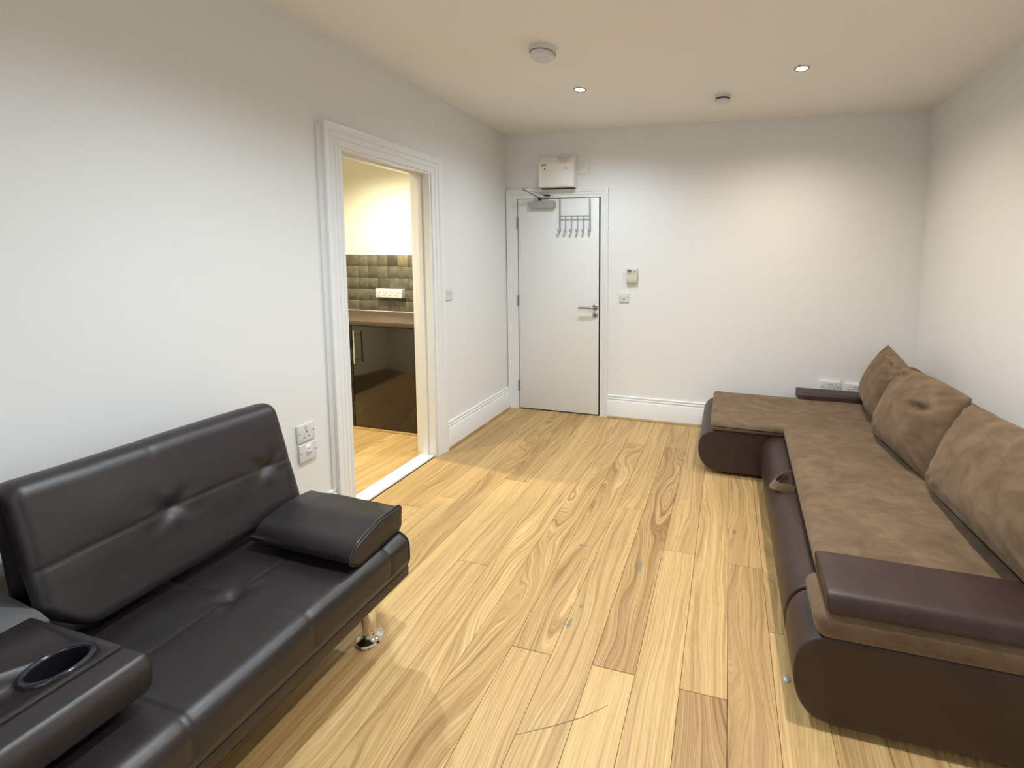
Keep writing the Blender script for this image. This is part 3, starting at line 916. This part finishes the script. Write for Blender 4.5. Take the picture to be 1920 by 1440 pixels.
# ------------------------------------------------------------------ kitchen
# tiles: part of the kitchen back wall
tx = -0.30
TW, TH = 0.110, 0.1075
for r in range(5):
    z = 0.898 + r * TH
    x = -0.20
    while x > -2.1:
        off = 0.0 if r % 2 else 0.0
        o = MB().box(-TW / 2 + .0009, TW / 2 - .0009, -0.010, 0.0, -TH / 2 + .0013, TH / 2 - .0013, 0.0016, 1).build('tile', M['tile'], None, angle=50)
        o.location = (x - TW / 2, KY1 - 0.002 - rnd.uniform(0, .002), z + TH / 2)
        o.rotation_euler = (rnd.uniform(-.012, .012), rnd.uniform(-.006, .006), rnd.uniform(-.012, .012))
        o.parent = kback
        o['tone'] = rnd.choice([0.05, 0.2, 0.25, 0.4, 0.45, 0.6, 0.65, 0.75, 0.6, 0.4]) if not (r == 4 and abs(x + 0.86) < .06) else 1.0
        o['seed'] = rnd.uniform(0, 50)
        x -= TW
# grout bed behind the tiles
MB().box(-2.15, -0.16, KY1 - 0.0095, KY1, 0.898, 0.898 + 5 * TH).build('grout_bed', M['grout'], kback, smooth=False)
wt = MB().box(-2.3, -0.15, -0.788, -0.262, 0.868, 0.905, 0.003).build('worktop', M['worktop'])
tag(wt, 'brown laminate kitchen worktop running under the grey tiles', 'worktop')
MB().box(-2.3, -0.15, -0.272, -0.2615, 0.905, 0.911, 0.002).build('sealant_strip', M['sealant'], wt)
def cabinet(x0, x1, label, door=True, handle=None):
    t = thing('kitchen_cabinet', ((x0 + x1) / 2, -0.5, 0), label, 'cabinet')
    MB().box(x0 + .001, x1 - .001, -0.745, -0.27, 0.11, 0.866).build('carcass', M['carcass'], t, smooth=False)
    MB().box(x0 + .001, x1 - .001, -0.765, -0.745, 0.0, 0.11).build('plinth', M['gloss_black'], t, smooth=False)
    if door:
        d = MB().box(x0 + .002, x1 - .002, -0.768, -0.747, 0.03, 0.862, 0.003).build('cabinet_door', M['gloss_black'], t)
        hx = handle
        hm = MB().tube([(hx, -0.797, 0.825), (hx, -0.797, 0.555)], 0.0065, 12)
        for z in (0.795, 0.585):
            hm.cyl((hx, -0.768, z), (hx, -0.797, z), 0.0045, seg=10)
        hm.build('bar_handle', M['chrome'], d)
    else:
        zs = [0.03, 0.19, 0.47, 0.675, 0.862]
        for a, b_ in zip(zs, zs[1:]):
            d = MB().box(x0 + .002, x1 - .002, -0.768, -0.747, a + .002, b_ - .002, 0.003).build('drawer', M['gloss_black'], t)
    return t
cabinet(-0.972, -0.345, 'gloss dark brown kitchen cabinet with one tall door and chrome bar handle', True, -0.925)
cabinet(-1.60, -0.974, 'gloss dark drawer unit beside the handled kitchen cabinet, mostly hidden', False)
cabinet(-0.343, -0.145, 'narrow gloss dark kitchen cabinet at the doorway end of the worktop', True, -0.19)
bead('trim_3', -1.62, -0.15, lambda u, v, a: (a, -0.768 - u, v))
gs = plate('appliance_switch_panel', 'white multi-gang appliance switch panel on the grey kitchen tiles', 'switch panel', (-1.035, -0.262, 1.083), .285, .084, ON_BACK,
           [('rocker', 'rock', -.105 + .07 * i, .006, .016, .026, .006, 'plastic') for i in range(4)] +
           [('screw', 'dot', -.130 + .0372 * i, .008, .0035, 0, .0008, 'screw') for i in range(8)] +
           [('lettering', 'box', -.115 + .064 * i + .0, -.016, .030, .005, .0005, 'grey_print') for i in range(4)], th=.048)

# ------------------------------------------------------------------ black futon sofa along the left wall
fu = thing('futon_sofa', (0.5, -3.0, 0), 'dark brown leather click-clack sofa bed with drop-down cup holder tray along left wall', 'sofa')
FY1, FY0 = -2.265, -3.88
seamsY = [-2.36, -2.645, -2.93, -3.215, -3.50, -3.78]
tufts = [(-2.645, 0.56), (-3.215, 0.56)]
def seat_disp(u, v, a, nu, nv):
    d = 0.0
    if nv > -0.3 and u > 0.25:
        fade = 1.0 if v > 0.30 else max(0.0, (v - 0.27) / 0.03)
        # cross seams
        for s in seamsY:
            d -= 0.0035 * gauss(a - s, 0.0035) * fade
            d -= 0.0025 * gauss(a - s, 0.02) * fade
        if nv > 0.7:
            d -= 0.0025 * gauss(u - 0.56, 0.0035)
            d -= 0.002 * gauss(u - 0.56, 0.02)
            for ty, tx_ in tufts:
                rr = math.hypot(u - tx_, a - ty)
                d -= 0.013 * gauss(rr, 0.020)
                d += 0.0025 * gauss(rr - 0.05, 0.02) * math.cos(4 * math.atan2(a - ty, u - tx_))
    if nv > 0.6:
        d += 0.006 * noise.noise(Vector((u * 5, a * 4, 1.3)))
    return d
prof = rounded_poly([(0.14, 0.262), (0.852, 0.262), (0.868, 0.300), (0.868, 0.402), (0.14, 0.398)], [.01, .02, .03, .078, .02], 0.007)
sweep(prof, FY0, FY1, XZ, 0.022, 0.006, seat_disp).build('seat', M['futon'], fu, angle=60)
# seat edge piping at the end
endpts = [(p.x, FY1 - 0.012, p.y) for p in rounded_poly([(0.16, 0.264), (0.850, 0.264), (0.866, 0.300), (0.866, 0.400), (0.16, 0.397)], [.01, .02, .03, .076, .02], 0.015)]
MB().tube(endpts + [endpts[0]], 0.0035, 6, caps=False).build('piping', M['futon_pipe'], fu)
# base rail
MB().box(0.12, 0.850, FY0 + .01, FY1 + .004, 0.222, 0.262, 0.006).build('base_rail', M['futon_rail'], fu)

def back_disp_f(y0, y1, tuftlist):
    def f(u, v, a, nu, nv):
        d = 0.0
        if nu > 0.6:
            zs = 0.625 + 0.012 * math.sin((a - y0) / (y1 - y0) * PI)
            d -= 0.003 * gauss(v - zs, 0.0032)
            d -= 0.0015 * gauss(v - zs, 0.02)
            for ty in tuftlist:
                rr = math.hypot((a - ty) * 0.9, (v - zs) * 1.3)
                d -= 0.014 * gauss(rr, 0.020)
                th = math.atan2(v - zs, a - ty)
                d += 0.0022 * gauss(rr - 0.05, 0.02) * math.cos(4 * th)
        if nv > 0.5 or nu > 0.5:
            for s in (-2.645,):
                if v > 0.80:
                    d -= 0.002 * gauss(a - s, 0.0035)
            d += 0.006 * noise.noise(Vector((v * 5, a * 4, 4.1)))
        return d
    return f
def back_section(y0, y1, tl):
    pr = rounded_poly([(0.372, 0.425), (0.352, 0.500), (0.246, 0.852), (0.150, 0.838), (0.215, 0.425)], [.03, .3, .062, .035, .03], 0.007)
    def bm_(u, v, a):
        wt_ = (y1 - a) / (y1 - y0) if y0 > -3.0 else 0.0
        return (u, a + wt_ ** 2 * 0.075 * max(0.0, (0.53 - v) / 0.10) ** 1.4, v)
    sweep(pr, y0, y1, bm_, 0.030, 0.007, back_disp_f(y0, y1, tl)).build('backrest', M['futon'], fu, angle=60)
back_section(-2.915, FY1 + .005, [-2.36, -2.635])
back_section(FY0, -3.215, [-3.50, -3.77])
# recess behind the dropped centre section
MB().add([(0.175, -3.225, 0.50), (0.195, -3.225, 0.50), (0.125, -3.225, 0.835), (0.105, -3.225, 0.835),
          (0.175, -2.915, 0.50), (0.195, -2.915, 0.50), (0.125, -2.915, 0.835), (0.105, -2.915, 0.835)],
         [(0, 1, 2, 3), (4, 7, 6, 5), (0, 4, 5, 1), (1, 5, 6, 2), (2, 6, 7, 3), (3, 7, 4, 0)]).build('recess_panel', M['sofa_leather'], fu, angle=20)
MB().prism([(0.15, 0.43), (0.372, 0.43), (0.372, 0.520), (0.340, 0.534), (0.165, 0.560), (0.15, 0.555)], -3.216, -2.915, XZ).build('hinge_lining', M['lining'], fu)
# tray with cup holders
cups = [(0.598, -2.998), (0.598, -3.135)]
tray = sweep(rounded_poly([(0.34, 0.432), (0.745, 0.432), (0.752, 0.500), (0.735, 0.531), (0.34, 0.531)], [.02, .03, .03, .018, .015], 0.01),
             -3.214, -2.922, XZ, 0.014, 0.02).build('cup_holder_tray', M['futon'], fu, angle=40)
MB().box(0.345, 0.668, -3.205, -2.931, 0.529, 0.5375, 0.004).build('tray_panel', M['futon'], tray)
for cx, cy in cups:
    vs = []; fs = []; seg = 40
    ringp = [(.041, .5385), (.0435, .5435), (.048, .5455), (.053, .5425), (.0545, .5378)]
    cupp = [(.050, .5400), (.047, .5390), (.002, .5382)]
    for r, z in ringp:
        for i in range(seg):
            a = 2 * PI * i / seg
            vs.append((cx + r * math.cos(a), cy + r * math.sin(a), z))
    for j in range(len(ringp) - 1):
        for i in range(seg):
            fs.append((j * seg + i, j * seg + (i + 1) % seg, (j + 1) * seg + (i + 1) % seg, (j + 1) * seg + i))
    MB().add(vs, fs).build('cup_rim', M['black_plastic'], tray, angle=60)
# carve cup wells out of tray and panel
def carve(o, zdeep):
    for cx, cy in cups:
        c_ = MB().cyl((cx, cy, zdeep), (cx, cy, 0.60), 0.0415, seg=40).build('cutter', M['black_plastic'])
        md = o.modifiers.new('b', 'BOOLEAN'); md.operation = 'DIFFERENCE'; md.object = c_; md.solver = 'EXACT'
        dg = bpy.context.evaluated_depsgraph_get()
        me = bpy.data.meshes.new_from_object(o.evaluated_get(dg))
        o.modifiers.clear(); o.data = me
        bpy.data.objects.remove(c_, do_unlink=True)
carve(tray, 0.445)
for ch in list(tray.children):
    if ch.name.startswith('tray_panel'): carve(ch, 0.45)
for cx, cy in cups:
    vs = []; fs = []; seg = 40
    pr_ = [(.0412, .5400), (.040, .50), (.037, .4485), (.001, .4480)]
    for r, z in pr_:
        for i in range(seg):
            a = 2 * PI * i / seg
            vs.append((cx + r * math.cos(a), cy + r * math.sin(a), z))
    for j in range(len(pr_) - 1):
        for i in range(seg):
            fs.append((j * seg + i, j * seg + (i + 1) % seg, (j + 1) * seg + (i + 1) % seg, (j + 1) * seg + i))
    MB().add(vs, fs).build('cup_well', M['black_plastic'], tray, angle=60)
# legs
def futon_leg(bx, by, tx_, ty_):
    l = MB().lathe_axis((bx, by, 0.012), (tx_, ty_, 0.225), [(0, .0225), (1, .026)], 24).build('leg', M['chrome'], fu)
    MB().lathe_axis((bx, by, 0.0), (bx, by, 0.030), [(0, .043), (.22, .046), (.45, .043), (.68, .031), (1, .023)], 32).build('foot', M['chrome'], l)
futon_leg(0.737, -2.338, 0.775, -2.385)
futon_leg(0.737, -3.80, 0.765, -3.76)
futon_leg(0.22, -2.338, 0.24, -2.385)
futon_leg(0.22, -3.80, 0.24, -3.76)

# detached arm cushion lying on the seat
pc = thing('arm_cushion', (0.65, -2.39, 0.408), 'black leather box cushion with piping lying on the end of the dark sofa seat', 'cushion')
cp = rounded_poly([(-2.462, 0.407), (-2.262, 0.407), (-2.256, 0.498), (-2.360, 0.508), (-2.470, 0.484), (-2.496, 0.440)], [.04, .016, .018, .12, .08, .02], 0.006)
def cush_disp(u, v, a, nu, nv):
    d = 0.0
    if nv > 0.4:
        d += 0.004 * noise.noise(Vector((u * 9, a * 8, 2.2))) - 0.012 * max(0, (0.50 - a)) / 0.1 * 0.6
    return d
sk = lambda u, v, a: (a + (u + 2.4) * -0.06, u + (a - .65) * -0.03, v)
sweep(cp, 0.385, 0.838, sk, 0.012, 0.012, cush_disp).build('cushion_body', M['futon'], pc, angle=50)
for xe in (0.829,):
    pts = [sk(p.x, p.y + (0.001 if p.y > .45 else 0), xe) for p in cp]
    MB().tube(pts + [pts[0]], 0.0045, 8, caps=False).build('piping', M['futon_pipe'], pc)

# ------------------------------------------------------------------ brown corner sofa along the right wall
so = thing('corner_sofa', (2.8, -1.2, 0), 'brown corner sofa with tan suede seats and dark leatherette base in right corner', 'sofa')
def bullet(xn, xflat, z0, z1, xback, ds=0.012):
    zc = (z0 + z1) / 2 + 0.01
    pts = []
    n = 22
    for i in range(n + 1):
        a = PI / 2 + PI * i / n
        ca, sa_ = math.cos(a), math.sin(a)
        rx = xflat - xn
        rz = (z1 - zc) if sa_ > 0 else (zc - z0)
        pts.append(Vector((xflat + rx * math.copysign(abs(ca) ** 0.9, ca), zc + rz * math.copysign(abs(sa_) ** 0.9, sa_))))
    pts.append(Vector((xback, z0))); pts.append(Vector((xback, z1)))
    return pts
sweep(bullet(1.843, 1.985, 0.026, 0.306, 3.36), -0.805, -0.10, XZ, 0.008, 0.05).build('chaise_base', M['sofa_leather'], so, angle=40)
sweep(bullet(2.236, 2.345, 0.030, 0.310, 3.36), -2.066, -0.807, XZ, 0.008, 0.05).build('seat_base', M['sofa_leather'], so, angle=40)
sweep(bullet(2.238, 2.345, 0.028, 0.308, 3.36), -2.272, -2.072, XZ, 0.010, 0.05).build('arm_base', M['sofa_leather'], so, angle=40)
def soft(seed, amp):
    def f(u, v, a, nu, nv):
        if nv < 0.2: return 0.0
        return amp * noise.noise(Vector((u * 4 + seed, a * 5, seed))) + amp * .5 * noise.noise(Vector((u * 13, a * 11, seed)))
    return f
# chaise cushion
sweep(rounded_poly([(1.930, 0.308), (3.20, 0.308), (3.20, 0.367), (1.912, 0.367)], [.025, .01, .02, .036], 0.014),
      -0.828, -0.150, XZ, 0.026, 0.016, soft(1.0, .007)).build('chaise_cushion', M['suede'], so, angle=60)
# main seat cushion, front edge very slightly splayed
msk = lambda u, v, a: (u - (a + 0.84) * -0.030 if u < 2.8 else u, a, v)
sweep(rounded_poly([(2.385, 0.310), (3.20, 0.310), (3.20, 0.403), (2.362, 0.403)], [.03, .01, .02, .042], 0.014),
      -2.10, -0.832, msk, 0.034, 0.016, soft(3.0, .008)).build('seat_cushion', M['suede'], so, angle=60)
sweep(rounded_poly([(2.300, 0.305), (3.30, 0.305), (3.30, 0.399), (2.283, 0.399)], [.035, .01, .02, .035], 0.012),
      -2.284, -2.100, XZ, 0.030, 0.012, soft(5.0, .004)).build('arm_slab', M['suede'], so, angle=60)
# leatherette arm pads
sweep(rounded_poly([(-2.288, 0.397), (-2.092, 0.397), (-2.080, 0.455), (-2.270, 0.452)], [.010, .012, .008, .030], 0.008),
      2.322, 3.36, YZ, 0.012, 0.05).build('arm_pad', M['sofa_leather'], so, angle=50)
sweep(rounded_poly([(-0.205, 0.352), (-0.060, 0.352), (-0.060, 0.420), (-0.195, 0.414)], [.012, .012, .012, .025], 0.01),
      2.556, 3.36, YZ, 0.012, 0.06).build('arm_pad', M['sofa_leather'], so, angle=50)
MB().box(2.60, 3.36, -0.150, -0.085, 0.30, 0.36, 0.004).build('arm_support', M['sofa_leather'], so)
# backrest along the wall
sweep(rounded_poly([(3.13, 0.30), (3.395, 0.30), (3.385, 0.650), (3.215, 0.642)], [.02, .02, .03, .05], 0.014),
      -2.28, -0.10, XZ, 0.03, 0.04, soft(8.0, .006)).build('backrest', M['suede'], so, angle=60)
for x, y in ((2.02, -0.74), (2.02, -0.18), (2.36, -2.20), (3.25, -2.20), (2.36, -0.95), (3.25, -0.18)):
    MB().cyl((x, y, 0.0), (x, y, 0.034), 0.022, 0.026, 18).build('foot', M['black_plastic'], so)
# pull strap loop between base and seat cushion
vs = []; fs = []
n = 18
for i in range(n + 1):
    t = i / n
    a = PI * t
    y = -1.33 - 0.155 * t
    x = 2.352 - 0.085 * math.sin(a) ** 0.8
    z = 0.335 - 0.020 * math.sin(a)
    tw = 0.012 * math.sin(a)
    for k, (dx, dz) in enumerate(((0.0, 0.018), (-0.016 - tw, -0.022), (-0.011 - tw, -0.025), (0.005, 0.016))):
        vs.append((x + dx, y, z + dz))
for i in range(n):
    for k in range(4):
        fs.append((i * 4 + k, i * 4 + (k + 1) % 4, (i + 1) * 4 + (k + 1) % 4, (i + 1) * 4 + k))
fs.append((0, 1, 2, 3)); fs.append((n * 4, n * 4 + 1, n * 4 + 2, n * 4 + 3))
MB().add(vs, fs).build('pull_strap', M['suede'], so, angle=60)

# small round stud on the floor by the sofa arm
st_ = MB().lathe_axis((2.243, -2.128, 0.0), (2.243, -2.128, 0.007), [(0, .0125), (.5, .012), (1, .006)], 20).build('floor_stud', M['silver_paint'])
tag(st_, 'small round grey stud on the oak floor beside the sofa arm base', 'stud')
# loose back cushions
def pillow_mesh(W, H, T_, seed, sag=0.0, nx=56, ny=44, folds=()):
    vs = []; fs = []
    def outline(s, t):
        # s,t in -1..1 -> position in plane with slightly pulled-in sides
        x = s * W / 2 * (1 - 0.055 * (1 - t * t) * abs(s) ** 2)
        y = t * H / 2 * (1 - 0.055 * (1 - s * s) * abs(t) ** 2)
        return x, y
    for side in (1, -1):
        for j in range(ny + 1):
            t = -math.cos(PI * j / ny)
            for i in range(nx + 1):
                s = -math.cos(PI * i / nx)
                x, y = outline(s, t)
                th = T_ / 2 * (max(0, 1 - abs(s) ** 2.6)) ** 0.55 * (max(0, 1 - abs(t) ** 2.6)) ** 0.55
                th *= 1.0 - 0.22 * t          # fuller at the bottom
                e_ = max(0, 1 - max(abs(s), abs(t)))
                if e_ > 0:
                    th += 0.008 * noise.noise(Vector((x * 7 + seed, y * 7, seed * side))) * min(1, e_ * 6)
                    # corner creases
                    cr = abs(s) * abs(t)
                    th += 0.010 * cr * math.sin(22 * (abs(s) - abs(t))) * min(1, e_ * 5)
                for (fs_, ft_, ang, dep, ln) in folds:
                    if side > 0:
                        dx, dy = s - fs_, t - ft_
                        a_ = dx * math.cos(ang) + dy * math.sin(ang); b_ = -dx * math.sin(ang) + dy * math.cos(ang)
                        th -= dep * gauss(a_, ln) * gauss(b_, 0.05)
                        th += dep * .6 * gauss(a_, ln) * gauss(b_ - 0.11, 0.06)
                y2 = y - sag * (s * s) * (0.5 + t / 2) * H
                vs.append((x, y2, side * th))
    m_ = (nx + 1) * (ny + 1)
    for side in (0, 1):
        for j in range(ny):
            for i in range(nx):
                a = side * m_ + j * (nx + 1) + i
                fs.append((a, a + 1, a + nx + 2, a + nx + 1) if side == 0 else (a, a + nx + 1, a + nx + 2, a + 1))
    mb = MB().add(vs, fs)
    return mb
def place_pillow(label, W, H, T_, cen, tilt, yaw, roll, seed, sag=0.0, folds=(), seat_z=0.384):
    mb = pillow_mesh(W, H, T_, seed, sag, folds=folds)
    # local: x = width, y = height, z = front normal. width -> -y world, height -> up, normal -> -x
    base = Matrix(((0, 0, -1, 0), (-1, 0, 0, 0), (0, 1, 0, 0), (0, 0, 0, 1)))
    m_ = Matrix.Translation(cen) @ Matrix.Rotation(yaw, 4, 'Z') @ Matrix.Rotation(tilt, 4, 'Y') @ base @ Matrix.Rotation(roll, 4, 'Z')
    mb.xf(m_)
    o = mb.build('back_cushion', M['suede'], None, angle=180)
    # weld the rim
    bm = bmesh.new(); bm.from_mesh(o.data); bmesh.ops.remove_doubles(bm, verts=list(bm.verts), dist=0.0004)
    bmesh.ops.recalc_face_normals(bm, faces=list(bm.faces))
    bm.to_mesh(o.data); bm.free()
    bb = [Vector(v.co) for v in o.data.vertices]
    zmin = min(v.z for v in bb)
    c = Vector((cen[0], cen[1], zmin))
    o.data.transform(Matrix.Translation(-c)); o.location = (c.x, c.y, seat_z)
    return tag(o, label, 'cushion', 'loose tan back cushions on the corner sofa')
place_pillow('tan suede back cushion in the far corner on the chaise, partly overlapped', 0.59, 0.445, 0.23, (3.07, -0.44, 0.60), math.radians(17), math.radians(-6), math.radians(-4), 1.7, 0.03,
             seat_z=0.366, folds=((0.62, 0.45, 2.3, .03, .35), (0.35, 0.75, 0.1, .015, .3)))
place_pillow('tan suede back cushion in the middle of the three, slumped against the far one', 0.62, 0.475, 0.26, (3.01, -1.09, 0.590), math.radians(20), math.radians(4), math.radians(2), 4.9, 0.06,
             seat_z=0.376, folds=((0.5, 0.3, 0.4, .03, .16), (-0.75, 0.8, 0.0, .02, .3)))
place_pillow('tan suede back cushion nearest the camera, largest of the three', 0.84, 0.455, 0.25, (3.035, -1.775, 0.600), math.radians(21), math.radians(-2), math.radians(5), 8.3, 0.03,
         seat_z=0.370, folds=((-0.85, -0.1, 1.5, .02, .3),))

# tidy: park anything parented relative to its root
bpy.context.view_layer.update()
